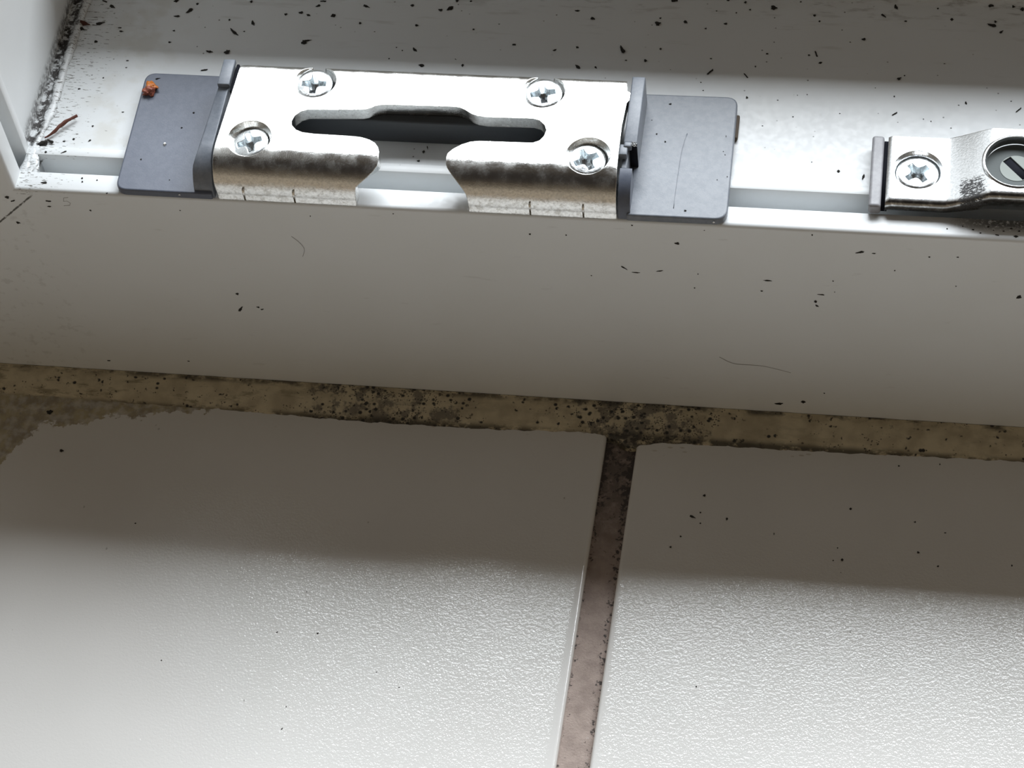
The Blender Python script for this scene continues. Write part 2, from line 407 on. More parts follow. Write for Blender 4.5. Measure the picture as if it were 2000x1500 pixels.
def jamb():
    bm = bmesh.new(); n = len(PR)
    P = [(y, min(z, 1.5)) for y, z in PR]
    A = [bm.verts.new((JX + z, y, z if z <= 0 else -.8)) for y, z in P]
    B = [bm.verts.new((JX + z, y, 190)) for y, z in P]
    for i in range(n): bm.faces.new((A[i], A[(i + 1) % n], B[(i + 1) % n], B[i]))
    bm.faces.new(A[::-1]); bm.faces.new(B)
    bmesh.ops.triangulate(bm, faces=[f for f in bm.faces if len(f.verts) > 4])
    bmesh.ops.recalc_face_normals(bm, faces=bm.faces)
    return bm
jb = obj('side_profile', jamb(), M['pvc']); autosmooth(jb, 25); child_at(jb, window)
# raised weld bead along the corner and a lump of weld flash closing the hardware groove
wp = [(-99.6, 11.5, -.8), (-99.45, 14.5, -.75), (-99.1, 18, -.7), (-98.7, 22, -.7), (-98.9, 27, -.75), (-98.9, 33, -.7), (-98.95, 40, -.7), (-98.8, 48, -.7), (-98.8, 56, -.7), (-98.8, 60, -.6)]
weld = obj('weld_bead', tube(smoothpath(wp, 5), [.95 + .15 * math.sin(i * .7) for i in range(46)], 10, .5, .7), M['pvc']); child_at(weld, window)
bm = bmesh.new(); bmesh.ops.create_icosphere(bm, subdivisions=4, radius=1)
for v in bm.verts:
    c = v.co.copy(); f = 1 + .5 * noise.noise(c * 1.6 + Vector((3, 1, 2))) + .2 * noise.noise(c * 4)
    v.co = Vector((-99.5 + c.x * 1.5 * f, 6.4 + c.y * 4.9 * f, -.55 + c.z * .75 * f))
fl = obj('weld_flash', bm, M['pvc']); child_at(fl, window)
bm = box((-100.8, 4.3, -7.4), (-98.3, 8.8, -.12)); gp = obj('weld_web', bm, M['pvc']); child_at(gp, window)

# ---------------------------------------------------------------- tiled sill
TZ = -63.9
def tile(name, poly, rads, label):
    bm = bmesh.new(); P = rounded(poly, rads, 4)
    A = [bm.verts.new((x, y, TZ)) for x, y in P]; B = [bm.verts.new((x, y, TZ - 8)) for x, y in P]
    bm.faces.new(A); bm.faces.new(B[::-1]); n = len(P)
    for i in range(n): bm.faces.new((A[i], B[i], B[(i + 1) % n], A[(i + 1) % n]))
    bmesh.ops.recalc_face_normals(bm, faces=bm.faces)
    o = obj(name, bm, M['tile']); bevel(o, 1.1, 5, 60); autosmooth(o, 60); return tag(o, label, 'tile', 'glazed tiles in front of the window')
tile('sill_tile', [(-185, -4), (15.9, -4), (15.9, -8.5), (14.6, -90), (9.3, -420), (-185, -420)], [1, 1, 0, 0, 1, 1], 'off-white glazed tile with a yellowish-brown deposit in its far corner, left of the brown grout joint')
tile('sill_tile', [(22.6, -4), (190, -4), (190, -420), (16.3, -420), (21.2, -86), (22.2, -27)], [1, 1, 1, 1, 0, 0], 'off-white glazed tile sprinkled with tiny dark specks, right of the brown grout joint')
def strip(name, x0, x1, y0, y1, z0, z1, mat, nx, ny, amp):
    bm = bmesh.new(); g = [[bm.verts.new((x0 + (x1 - x0) * i / nx, y0 + (y1 - y0) * j / ny, z1)) for j in range(ny + 1)] for i in range(nx + 1)]
    for i in range(nx):
        for j in range(ny): bm.faces.new((g[i][j], g[i + 1][j], g[i + 1][j + 1], g[i][j + 1]))
    for v in bm.verts: v.co.z += amp * noise.noise(v.co * .5)
    ret = bmesh.ops.extrude_face_region(bm, geom=bm.faces[:])
    for v in ret['geom']:
        if isinstance(v, bmesh.types.BMVert): v.co.z = z0
    bmesh.ops.recalc_face_normals(bm, faces=bm.faces)
    return obj(name, bm, mat)
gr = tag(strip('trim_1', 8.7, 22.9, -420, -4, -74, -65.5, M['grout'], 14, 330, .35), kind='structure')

# ---------------------------------------------------------------- silicone bead between frame and tiles
def bead():
    bm = bmesh.new(); rings = []
    n = 620; m = 12
    def front(x):
        K = [(-190, -7.9), (-120, -7.9), (-72, -8.5), (-38, -9.2), (-15, -9.2), (13, -8.3), (17, -9.2), (21, -11.2), (24, -10.6), (28, -9.7), (50, -9.5), (103, -8.6), (190, -8.4)]
        for (a, ya), (b, yb) in zip(K, K[1:]):
            if a <= x <= b:
                t = (x - a) / (b - a); t = t * t * (3 - 2 * t); return ya + (yb - ya) * t
    for i in range(n + 1):
        x = -188 + 376 * i / n
        yf = front(x) + .35 * noise.noise(Vector((x * .35, 0, 0))) + .18 * noise.noise(Vector((x * 1.4, 5, 0)))
        lump = 0
        for cx, wd, h in ((-32, 6, .8), (22, 8, .7), (-95, 10, .25)): lump += h * math.exp(-((x - cx) / wd) ** 2)
        zt = -62.15 + .10 * noise.noise(Vector((x * .2, 9, 0)))
        ring = []
        for j in range(m + 1):
            t = j / m
            y = -.7 + (yf + .7) * t
            z = zt + (TZ + .02 - zt) * (t ** .75) + .55 * math.sin(math.pi * min(1, t * 1.02)) * .8 + lump * math.sin(math.pi * t) * .6
            if t == 1: z = TZ - .35 if not (15.5 < x < 22.8) else TZ - 1.7
            z += .14 * noise.noise(Vector((x * .7, y * .9, 3))) * math.sin(math.pi * t)
            ring.append(bm.verts.new((x, y, z)))
        ring.append(bm.verts.new((x, yf + .3, TZ - .6 if not (15 < x < 23.2) else TZ - 2.2)))
        ring.append(bm.verts.new((x, -.62, TZ - .6)))
        rings.append(ring)
    k = len(rings[0])
    for A, B in zip(rings, rings[1:]):
        for j in range(k): bm.faces.new((A[j], A[(j + 1) % k], B[(j + 1) % k], B[j]))
    bm.faces.new(rings[0][::-1]); bm.faces.new(rings[-1])
    bmesh.ops.recalc_face_normals(bm, faces=bm.faces)
    o = obj('silicone_bead', bm, M['sil']); autosmooth(o, 60)
    return tag(o, 'cream silicone bead spotted with black mould between window frame and tiles', 'sealant')
bead()

# ---------------------------------------------------------------- screws
def cross(a, w, root, rot=0):
    pts = []
    for q in range(4):
        b = R(90 * q + rot); c, s = math.cos(b), math.sin(b)
        for (u, v) in ((root, w / 2 + .12), (a * .72, w / 2), (a, w / 2), (a, -w / 2), (a * .72, -w / 2), (root, -w / 2 - .12)):
            pts.append((u * c - v * s, u * s + v * c))
        # order within an arm must run counter-clockwise
    o = []
    for q in range(4): o += pts[q * 6:(q + 1) * 6][::-1]
    return o
def screw_head(r, rot):
    """countersunk cross-recess screw: domed head, tapered cross recess, cone and shank"""
    bm = bmesh.new()
    cr = cross(2.5, 1.3, 1.1, rot)
    out_ = circle(0, 0, r, 48)
    rings_ = [circle(0, 0, r * f, 40) for f in (.93, .8)]
    pts = [Vector(p) for p in out_] + [Vector(p) for p in cr] + [Vector(p) for g in rings_ for p in g]
    E = [(i, (i + 1) % 48) for i in range(48)] + [(48 + i, 48 + (i + 1) % 24) for i in range(24)]
    V, _, F, _, _, _ = delaunay_2d_cdt(pts, E, [], 0, 1e-5)
    dome = lambda d: .22 * (1 - (d / r) ** 2) - (.16 if d > r * .985 else 0)
    top = {}
    cntd = {}
    for f in F:
        c = (sum(V[i].x for i in f) / 3, sum(V[i].y for i in f) / 3)
        if inside(c, cr) or not inside(c, out_): continue
        for i in f:
            if i not in top: top[i] = bm.verts.new((V[i].x, V[i].y, dome(V[i].length)))
        bm.faces.new([top[i] for i in f])
    # recess walls and floor
    n = len(cr); A = [top[48 + i] for i in range(n)]
    B = [bm.verts.new((p[0] * .66, p[1] * .66, -2.0)) for p in cr]; c0 = bm.verts.new((0, 0, -2.6))
    for i in range(n):
        bm.faces.new((A[i], A[(i + 1) % n], B[(i + 1) % n], B[i])); bm.faces.new((B[i], B[(i + 1) % n], c0))
    # cone and shank
    rim = [top[i] for i in range(48)]
    prev = rim
    for (rr, zz) in ((r, -.35), (1.9, -2.9), (1.8, -5.5)):
        ring = [bm.verts.new((rr * math.cos(2 * math.pi * i / 48), rr * math.sin(2 * math.pi * i / 48), zz)) for i in range(48)]
        for i in range(48): bm.faces.new((prev[i], prev[(i + 1) % 48], ring[(i + 1) % 48], ring[i]))
        prev = ring
    bm.faces.new(prev)
    bmesh.ops.recalc_face_normals(bm, faces=bm.faces)
    return bm
def screw(r, x, y, z, rot, label, tilt=(0, 0), group='countersunk cross-head screws'):
    o = obj('countersunk_screw', screw_head(r, rot), M['screw'], loc=(x, y, z)); autosmooth(o, 30)
    o.rotation_euler = (R(tilt[0]), R(tilt[1]), 0)
    return tag(o, label, 'screw', group)

# ---------------------------------------------------------------- striker plate
H = 8.5; RB = 6.9; YR = 28.0; Y0 = -.35
FLAT = YR - (Y0 + RB); ARC = RB * math.pi / 2
def bend(x, s, d):
    if s <= FLAT:
        y = YR - s; z = H - d
        if s < 1.3: z -= .6 * (1 - s / 1.3) ** 2 * (1 if d == 0 else 0)
        return (x, y, z)
    if s <= FLAT + ARC:
        a = (s - FLAT) / RB; rr = RB - d
        return (x, Y0 + RB - rr * math.sin(a), H - RB + rr * math.cos(a))
    z = H - RB - (s - FLAT - ARC)
    kick = -.22 if z < .9 else 0
    return (x, Y0 + d + (kick if d == 0 else 0), z)
SEND = FLAT + ARC + (H - RB) - .15
yz = lambda x, y: (x, YR - y)
def striker():
    t = tag(empty('striker_plate', (-19, 14, 0)), 'galvanised steel striker plate with a long slot and a gap in its rounded front lip', 'striker plate')
    arc = lambda s: FLAT + s
    outer = [(-57.5, 0), (-58.3, .9), (-59.1, 19.5), (-59.2, arc(2)), (-58.9, arc(8)), (-58.4, SEND)]
    # lip of the left half, up round its flared corner, into the slot
    outer += [(-30.7, SEND), (-30.6, arc(9.2)), (-30.4, arc(7.6)), (-29.5, arc(6.7)), (-28.1, arc(5.4)), (-27.0, arc(4.2)), (-26.3, arc(3.0)), (-26.15, arc(1.8)),
              yz(-26.3, 6.6), yz(-26.75, 7.8), yz(-27.5, 8.75), yz(-28.7, 9.5), yz(-30.2, 10.0), yz(-32, 10.2), yz(-39.8, 10.35), yz(-42.4, 10.6), yz(-43.8, 11.2), yz(-44.8, 12.3), yz(-45.05, 13.4), yz(-44.7, 14.7), yz(-43.8, 15.8), yz(-42.4, 16.45),
              yz(-32.6, 17.0), yz(-31.4, 17.1), yz(-30.2, 17.45), yz(-29.2, 18.1), yz(-28.2, 18.5), yz(-26.8, 18.65), yz(-13.2, 18.95), yz(-12, 18.75), yz(-10.9, 18.2), yz(-9.6, 17.3), yz(-8.3, 16.85), yz(-6.6, 16.6),
              yz(2.6, 16.8), yz(4.0, 16.4), yz(5.1, 15.3), yz(5.6, 14.0), yz(5.3, 12.4), yz(4.6, 11.3), yz(3.4, 10.65), yz(-7, 10.5), yz(-8.8, 10.2), yz(-10.4, 9.4), yz(-12, 8.1), yz(-12.8, 7.0),
              (-12.95, arc(.6)), (-12.9, arc(1.8)), (-12.5, arc(2.8)), (-11.6, arc(4.0)), (-10.6, arc(5.2)), (-9.4, arc(6.7)), (-8.7, arc(7.8)), (-8.4, arc(9.0)), (-8.3, SEND)]
    outer += [(20.5, SEND), (20.45, arc(4)), (20.2, 19), (20.1, 12), (20.4, 6.2), (20.7, 5.6), (21.1, 5.2), (21.0, 3.6), (20.4, 3.2), (20.2, 3.1), (19.8, 0)]
    holes = [circle(-42.25, YR - 23.95, 4.25), circle(3.75, YR - 24.0, 4.3), circle(-52.7, YR - 8.6, 4.4), circle(14.4, YR - 8.25, 4.4)]
    tp = [(-42.25, YR - 23.95, 4.25, .75), (3.75, YR - 24.0, 4.3, .75), (-52.7, YR - 8.6, 4.4, .72), (14.4, YR - 8.25, 4.4, .72)]
    lines = []
    s = FLAT - 2
    while s < SEND - .2:
        lines.append(((-62, s), (24, s))); s += .55
    for s in (.3, .6, .9, 1.5): lines.append(((-62, s), (24, s)))
    bm = slab(outer, holes, lines, bend, 2.8, tp)
    o = obj('plate', bm, M['plate']); autosmooth(o, 32); child_at(o, t)
    for x in (-53.1, -43.0, 3.75, 14.1):
        b = obj('rib', box((x - .16, Y0 - .30, .35), (x + .16, Y0 + .2, 3.6)), M['plate']); child_at(b, t)
    return t
sp = striker()
screw(3.75, -42.6, 23.8, 7.85, 2, 'zinc cross-head screw at the back left of the slotted striker plate', (2, 0))
screw(3.8, 3.6, 23.9, 7.85, 14, 'zinc cross-head screw at the back right of the slotted striker plate', (2, 0))
screw(3.72, -52.9, 8.65, 7.0, 22, 'deep-sunk cross-head screw near the left rounded lip of the striker plate', (3, -3))
screw(3.72, 14.0, 8.2, 7.1, 32, 'deep-sunk cross-head screw near the right rounded lip of the striker plate', (4, 3))

# plastic body filling the space beneath the rear of the plate
o = obj('plastic_spacer', box((-56, 16.9, -.75), (18.5, 26.8, 5.6)), M['spacer']); bevel(o, .4)
tag(o, 'dark slate plastic spacer block seen through the slot under the striker plate', 'spacer')

# ---------------------------------------------------------------- slate end caps
def web_profile(top, yr, cut=0):
    p = [(yr, 1.2), (yr, top - .4), (yr - .4, top), (7.2, top)]
    for k in range(1, 13):
        a = R(90 * k / 12); p.append((7.2 - 7.4 * math.sin(a), top - (top - .1) * .82 * (1 - math.cos(a)) if False else top - 7.4 * (1 - math.cos(a)) * (top - .2) / 7.4))
    p += [(-.2, .05), (.8, .05), (.8, 1.2)]
    return p
def cap_left():
    t = tag(empty('end_cap', (-70, 14, 0)), 'slate grey plastic end cap carrying an orange crumb, left of the striker plate', 'end cap', 'plastic end caps of the striker plate')
    P = rounded([(-59.7, 30.3), (-80.1, 30.35), (-79.5, -.7), (-59.7, -.75)], [0, 2.3, 2.5, 0], 10)
    bm = bmesh.new(); A = [bm.verts.new((x, y, 1.85)) for x, y in P]; B = [bm.verts.new((x, y, .03)) for x, y in P]; n = len(P)
    bm.faces.new(A); bm.faces.new(B[::-1])
    for i in range(n): bm.faces.new((A[i], B[i], B[(i + 1) % n], A[(i + 1) % n]))
    bmesh.ops.recalc_face_normals(bm, faces=bm.faces)
    o = obj('tab', bm, M['slate']); bevel(o, .35, 3, 50); autosmooth(o, 60); child_at(o, t)
    # upright web hugging the end of the plate, wider towards the front
    bm = extrude_yz(web_profile(7.9, 28.2), 0, -59.6)
    bm.free()
    pr = web_profile(7.9, 28.2); bm = bmesh.new(); n = len(pr)
    lx = lambda y: -61.6 if y > 9 else -61.6 - 1.7 * min(1, (9 - y) / 6.5)
    A = [bm.verts.new((lx(y), y, z)) for y, z in pr]; B = [bm.verts.new((-59.75 + (.35 if y < 3 else 0), y, z)) for y, z in pr]
    for i in range(n): bm.faces.new((A[i], A[(i + 1) % n], B[(i + 1) % n], B[i]))
    bm.faces.new(A[::-1]); bm.faces.new(B)
    bmesh.ops.triangulate(bm, faces=[f for f in bm.faces if len(f.verts) > 4]); bmesh.ops.recalc_face_normals(bm, faces=bm.faces)
    o = obj('web', bm, M['slate_lit']); autosmooth(o, 30); child_at(o, t)
    o = obj('hook', box((-61.9, 21.7, 7.85), (-59.45, 28.5, 9.0)), M['slate_lit']); bevel(o, .2); child_at(o, t)
    o = obj('stop', box((-59.4, 20.9, 5.8), (-58.7, 28.3, 7.9)), M['dark']); bevel(o, .3); child_at(o, t)
    return t
cap_left()
def cap_right():
    t = tag(empty('end_cap', (32, 14, 0)), 'slate plastic end cap with a broken clip and painted-in sheen, right of the striker plate', 'end cap', 'plastic end caps of the striker plate')
    P = rounded([(22.4, 30.4), (41.35, 30.55), (41.65, -.6), (22.4, -.7)], [0, 2.4, 2.6, 0], 10)
    bm = bmesh.new(); A = [bm.verts.new((x, y, 1.85)) for x, y in P]; B = [bm.verts.new((x, y, .03)) for x, y in P]; n = len(P)
    bm.faces.new(A); bm.faces.new(B[::-1])
    for i in range(n): bm.faces.new((A[i], B[i], B[(i + 1) % n], A[(i + 1) % n]))
    bmesh.ops.recalc_face_normals(bm, faces=bm.faces)
    o = obj('tab', bm, M['slate_lit']); bevel(o, .35, 3, 50); autosmooth(o, 60); child_at(o, t)
    # faint moulding line on the tab
    o = obj('moulding_ridge', tube(smoothpath([(32.2, 20.5, 1.69), (31.6, 16, 1.69), (31.4, 9, 1.69), (31.3, 1.5, 1.67)], 4), .2, 12), M['slate_lit']); child_at(o, t)
    bm = bmesh.new(); add_box(bm, (20.95, 11.4, .9), (23.55, 28.2, 9.0)); bmesh.ops.recalc_face_normals(bm, faces=bm.faces)
    for v in bm.verts:
        if v.co.z > 5 and v.co.y > 20: v.co.x += -.1; v.co.y += .2
    o = obj('upright', bm, M['slate_lit']); bevel(o, .25); child_at(o, t)
    o = obj('recess', box((21.3, 11.3, 1.9), (23.5, 11.42, 8.6)), M['dark']); child_at(o, t)  # nothing cut: thin near-black sheet over the upright's front face
    # front cheek hugging the rounded lip
    pr = []
    for k in range(0, 13):
        a = R(90 * k / 12); pr.append((6.3 - 6.6 * math.sin(a), 7.4 - 7.3 * (1 - math.cos(a))))
    pr += [(.9, .1), (.9, 1.2), (6.6, 1.2)]
    bm = extrude_yz(pr, 20.75, 23.1); o = obj('cheek', bm, M['slate']); autosmooth(o, 30); bevel(o, .2, 2, 50); child_at(o, t)
    o = obj('arm', box((20.95, 6.3, 1.2), (22.0, 11.4, 7.3)), M['slate_lit']); bevel(o, .15); child_at(o, t)
    bm = bmesh.new(); add_box(bm, (20.3, 8.3, 7.5), (21.9, 11.0, 9.0)); add_box(bm, (21.1, 10.2, 7.9), (22.6, 11.5, 9.2)); bmesh.ops.recalc_face_normals(bm, faces=bm.faces)
    o = obj('clip', bm, M['slate_lit']); bevel(o, .25); child_at(o, t)
    pts = []
    for i in range(40):
        a = i * .62; r = .35 + .35 * abs(noise.noise(Vector((i * .3, 1, 1)))); pts.append((22.6 + r * math.cos(a) * .9 + .02 * i, 10.9 + r * math.sin(a), 9.15 + .25 * math.sin(i * .9)))
    o = obj('swarf', tube(smoothpath(pts, 3), .055, 5), M['swarf']); child_at(o, t)
    o = obj('under_lug', box((40.2, 21.2, -.75), (41.95, 27.3, .3)), M['dirtb']); bevel(o, .3); child_at(o, t)
    return t
cap_right()

# ---------------------------------------------------------------- adjustable keep with cam (runs out of the frame at the right)
def keep_z(x):
    c = 101.5; d = abs(x - c); hi = 6.8; lo = 3.2
    if d < 10.6: return hi
    if d > 19.0: return lo
    t = (d - 10.6) / 8.4; s = t * t * (3 - 2 * t)
    return hi + (lo - hi) * (.75 * t + .25 * s)
def keep():
    t = tag(empty('adjustable_keep', (95, 12.5, 0)), 'galvanised keep with a stepped middle and a slotted grey cam, smeared with black grease', 'locking keep')
    bm = bmesh.new(); rings = []; n = 120; x0 = 71.2; x1 = 131.8
    for i in range(n + 1):
        x = x0 + (x1 - x0) * i / n; z = keep_z(x)
        ed = min(x - x0, x1 - x); cz = 0
        if ed < 1.0: cz = .5 * (1 - ed) ** 2
        z -= cz
        P = [(21.05, z), (20.0, z), (15, z), (10, z), (6.3, z)]
        for k in range(1, 7):
            a = R(90 * k / 6); P.append((5.5 - 1.0 * math.sin(a), z - 1.0 * (1 - math.cos(a))))
        zb = .5
        P += [(4.6 + .16 * (z - 3.2), (z - 1.5) * .6 + zb * .4), (4.9 + .42 * (z - 3.2), zb), (6.6 + .2 * (z - 3.2), zb), (6.7, z - 1.9), (20.9, z - 1.9), (21.1, z - .3)]
        rings.append([bm.verts.new((x, y, zz)) for y, zz in P])
    k = len(rings[0])
    for A, B in zip(rings, rings[1:]):
        for j in range(k): bm.faces.new((A[j], A[(j + 1) % k], B[(j + 1) % k], B[j]))
    bm.faces.new(rings[0][::-1]); bm.faces.new(rings[-1])
    bmesh.ops.recalc_face_normals(bm, faces=bm.faces)
    o = obj('keep_plate', bm, M['keep'])
    cutters = []
    for cx, cy, zt, r0, r1, dp in ((77.05, 12.95, 3.25, 4.75, 3.3, 3.0), (95.4, 13.0, 6.85, 6.05, 5.95, 4.0), (126, 12.95, 3.25, 4.75, 3.3, 3.0)):
        b2 = bmesh.new(); m = 48; L = []
        for rr, zz in ((r0 + .25 * (r0 - r1) / dp, zt + .25), (r1, zt - dp)):
            L.append([b2.verts.new((cx + rr * math.cos(2 * math.pi * q / m), cy + rr * math.sin(2 * math.pi * q / m), zz)) for q in range(m)])
        for q in range(m): b2.faces.new((L[0][q], L[0][(q + 1) % m], L[1][(q + 1) % m], L[1][q]))
        b2.faces.new(L[0]); b2.faces.new(L[1]); bmesh.ops.recalc_face_normals(b2, faces=b2.faces)
        c = obj('cutter', b2, None); cutters.append(c)
        md = o.modifiers.new('cut', 'BOOLEAN'); md.operation = 'DIFFERENCE'; md.object = c; md.solver = 'EXACT'
    dg = bpy.context.evaluated_depsgraph_get(); me = bpy.data.meshes.new_from_object(o.evaluated_get(dg))
    o.modifiers.clear(); o.data = me
    for c in cutters: bpy.data.objects.remove(c)
    autosmooth(o, 30); child_at(o, t)
    # raised bright collar of the cam hole
    bm = bmesh.new(); m = 64; prof = [(6.02, 6.35), (6.02, 6.95), (6.12, 7.05), (6.35, 7.02), (6.6, 6.8), (6.6, 6.35)]; L = []
    for rr, zz in prof: L.append([bm.verts.new((95.4 + rr * math.cos(2 * math.pi * q / m), 13.0 + rr * math.sin(2 * math.pi * q / m), zz)) for q in range(m)])
    for a in range(len(L)):
        for q in range(m): bm.faces.new((L[a][q], L[a][(q + 1) % m], L[(a + 1) % len(L)][(q + 1) % m], L[(a + 1) % len(L)][q]))
    bmesh.ops.recalc_face_normals(bm, faces=bm.faces)
    o = obj('collar', bm, M['keep']); autosmooth(o, 40); child_at(o, t)
    # cam disc with pale core and slot
    c, s = math.cos(R(-49)), math.sin(R(-49))
    slot = [(u * c - v * s, u * s + v * c) for u, v in ((-2.9, -.95), (2.9, -.95), (2.9, .95), (-2.9, .95))]
    bm = slab(circle(0, 0, 5.95, 56), [circle(0, 0, 3.1, 40)], (), None, 1.2)
    o = obj('cam_disc', bm, M['cam'], loc=(95.4, 13.0, 4.75)); autosmooth(o, 40); child_at(o, t)
    bm = slab(circle(0, 0, 3.1, 40), [slot], (), None, 1.4)
    o = obj('cam_core', bm, M['camc'], loc=(95.4, 13.0, 4.85)); autosmooth(o, 40); child_at(o, t)
    o = obj('cam_slot_shade_slab', box((92.5, 10.0, 3.4), (98.3, 16.0, 4.6)), M['dark']); child_at(o, t)  # near-black slab raised in the slot, its shade put into the colour
    # plastic end pieces
    for x in (68.1, 132.6):
        bm = box((x, 4.0, .02), (x + 2.35, 21.6, 2.6)); o = obj('end_piece', bm, M['blockp']); bevel(o, .55, 4); autosmooth(o, 60); child_at(o, t)
    o = obj('gap_filler', box((70.3, 4.9, .02), (71.6, 21.0, 1.6)), M['dark']); child_at(o, t)
    return t
keep()
screw(4.0, 77.0, 12.75, 2.35, 38, 'zinc cross-head screw in the stepped keep beside the grey cam', (1, 0))

# ---------------------------------------------------------------- debris
LEDGE = [(-98.7,50.8,1.61,1.19,-30),(-98.5,48.6,0.89,0.75,2),(-94.9,52.1,1.26,0.56,-21),(-92.8,50.6,1.42,0.68,-26),(-94.3,45.7,1.82,0.76,23),(-97.9,43.9,1.50,0.83,-20),(-89.8,44.7,0.78,0.45,3),(-89.2,43.7,0.91,0.44,-3),(-94.0,40.5,0.77,0.89,3),(-78.0,44.5,0.55,0.44,3),(-78.1,41.2,0.66,0.44,3),(-78.3,48.6,1.33,0.60,2),(-75.9,50.2,1.71,0.88,50),(-79.3,53.0,1.08,0.61,16),(-74.6,52.4,0.55,0.60,2),(-66.7,48.2,0.44,0.44,2),(-65.1,44.9,2.77,0.60,-44),(-62.9,45.1,0.44,0.29,3),(-61.5,47.6,1.49,0.64,-67),(-63.1,53.6,0.55,0.60,2),(-69.2,39.1,1.50,0.56,-11),(-65.4,39.1,1.28,1.03,30),(-69.1,33.9,1.48,0.58,13),(-86.0,35.6,0.55,0.44,3),(-85.8,33.7,0.44,0.29,3),(-90.0,30.6,0.33,0.29,3),(-83.7,21.6,0.54,0.28,3),(-94.4,27.3,0.63,0.44,16),(-55.0,50.4,0.66,0.59,2),(-51.9,51.0,0.98,0.74,2),(-50.1,50.4,0.99,0.41,-26),(-48.6,53.1,1.08,0.60,30),(-44.8,50.5,1.01,0.78,-57),(-38.2,53.5,1.55,0.56,-21),(-38.7,48.7,0.54,0.58,3),(-28.6,54.3,0.79,0.58,-10),(-22.5,53.3,0.92,0.71,-16),(-20.5,53.8,1.54,0.87,36),(-26.7,48.7,0.75,0.58,3),(-14.7,48.2,0.43,0.58,3),(-47.7,54.5,1.31,0.60,2),(-49.7,42.7,1.24,1.13,49),(-48.8,43.3,1.27,0.44,16),(-26.1,42.0,1.35,0.58,-50),(-30.0,42.4,0.32,0.29,3),(-28.6,41.6,0.32,0.29,3),(-24.0,37.7,1.23,0.68,-15),(-15.5,38.2,0.53,0.56,3),(-17.2,39.8,0.48,0.26,-32),(-31.0,39.2,0.32,0.28,3),(-19.3,56.1,0.65,0.59,2),(-16.4,56.1,0.54,0.59,2),(-9.6,50.0,0.32,0.29,3),(-35.3,46.5,0.32,0.29,3),(-5.7,44.4,0.74,0.71,3),(9.6,52.5,1.02,0.97,-22),(6.1,54.6,1.06,0.44,2),(23.2,51.8,1.08,1.13,29),(23.5,53.4,0.42,0.43,2),(28.8,52.5,0.94,0.66,-34),(25.9,58.4,1.48,1.16,2),(36.9,59.1,0.63,0.58,2),(40.5,58.7,0.52,0.58,2),(36.9,52.5,0.73,0.57,3),(33.0,51.0,0.42,0.43,3),(2.8,43.4,0.85,0.42,29),(7.4,44.4,0.71,0.39,-33),(16.6,44.3,2.20,0.87,-65),(17.7,41.4,0.42,0.42,3),(21.7,41.5,0.62,0.70,3),(8.1,39.1,1.52,0.60,-47),(11.8,39.1,0.74,0.37,-43),(24.4,44.9,0.42,0.42,3),(34.8,42.8,0.41,0.42,3),(35.0,39.2,1.87,0.63,52),(42.2,38.6,1.51,0.47,-53),(43.9,41.2,0.31,0.41,3),(46.0,44.7,0.51,0.56,3),(34.8,56.0,0.31,0.29,2),(38.9,55.7,0.31,0.29,2),(41.6,56.7,0.42,0.43,2),(33.4,36.3,0.31,0.27,3),(34.0,34.2,0.31,0.27,3),(42.9,32.8,0.41,0.54,3),(46.5,57.4,1.25,1.15,2),(54.8,55.8,0.62,0.57,2),(55.9,54.2,0.41,0.43,2),(51.8,59.4,0.42,0.43,2),(55.8,45.2,1.63,0.53,-71),(54.4,44.8,0.51,0.56,3),(56.8,42.9,0.75,0.40,29),(65.0,49.7,0.82,0.70,3),(71.1,59.0,1.38,0.65,-72),(68.7,56.4,1.40,0.65,-41),(73.2,55.1,0.51,0.57,2),(79.5,59.0,0.41,0.43,2),(90.1,60.2,1.22,1.14,2),(90.3,54.9,1.86,0.83,-17),(91.1,55.9,0.51,0.56,2),(92.3,53.2,0.99,0.48,55),(94.6,60.2,0.61,0.71,2),(96.3,59.6,0.81,0.85,2),(82.4,56.1,0.61,0.56,2),(72.6,39.5,0.91,0.62,46),(73.6,40.4,0.30,0.27,3),(81.3,44.0,0.30,0.27,3),(62.4,48.8,0.31,0.28,3),(71.8,34.8,0.30,0.40,3),(85.8,33.9,0.79,0.40,-81),(96.0,32.6,1.63,0.47,50),(72.1,30.2,1.32,0.50,40),(84.4,33.2,0.30,0.27,3),(94.5,34.8,0.30,0.27,3),(49.0,32.5,0.30,0.27,3),(52.3,28.3,0.30,0.27,3),(46.5,25.6,0.30,0.27,3),(62.0,14.9,0.59,0.52,3),(66.8,13.7,1.50,0.41,77),(83.1,27.2,0.30,0.26,3),(77.7,29.2,0.20,0.27,3),(79.2,28.7,0.20,0.26,3),(68.0,36.8,0.20,0.27,3),(56.7,16.9,0.20,0.26,3),(52.8,34.0,0.20,0.27,3),(54.7,34.3,0.20,0.27,3),(61.4,29.7,0.30,0.27,3),(-19.3,15.9,0.94,0.20,-73),(-19.9,14.8,0.51,0.53,3),(-20.6,12.4,0.62,0.53,3),(-94.1,13.1,0.54,0.42,3),(-92.2,13.8,0.52,0.43,30),(-88.8,13.6,0.63,0.42,43),(-89.1,17.5,0.43,0.42,3),]
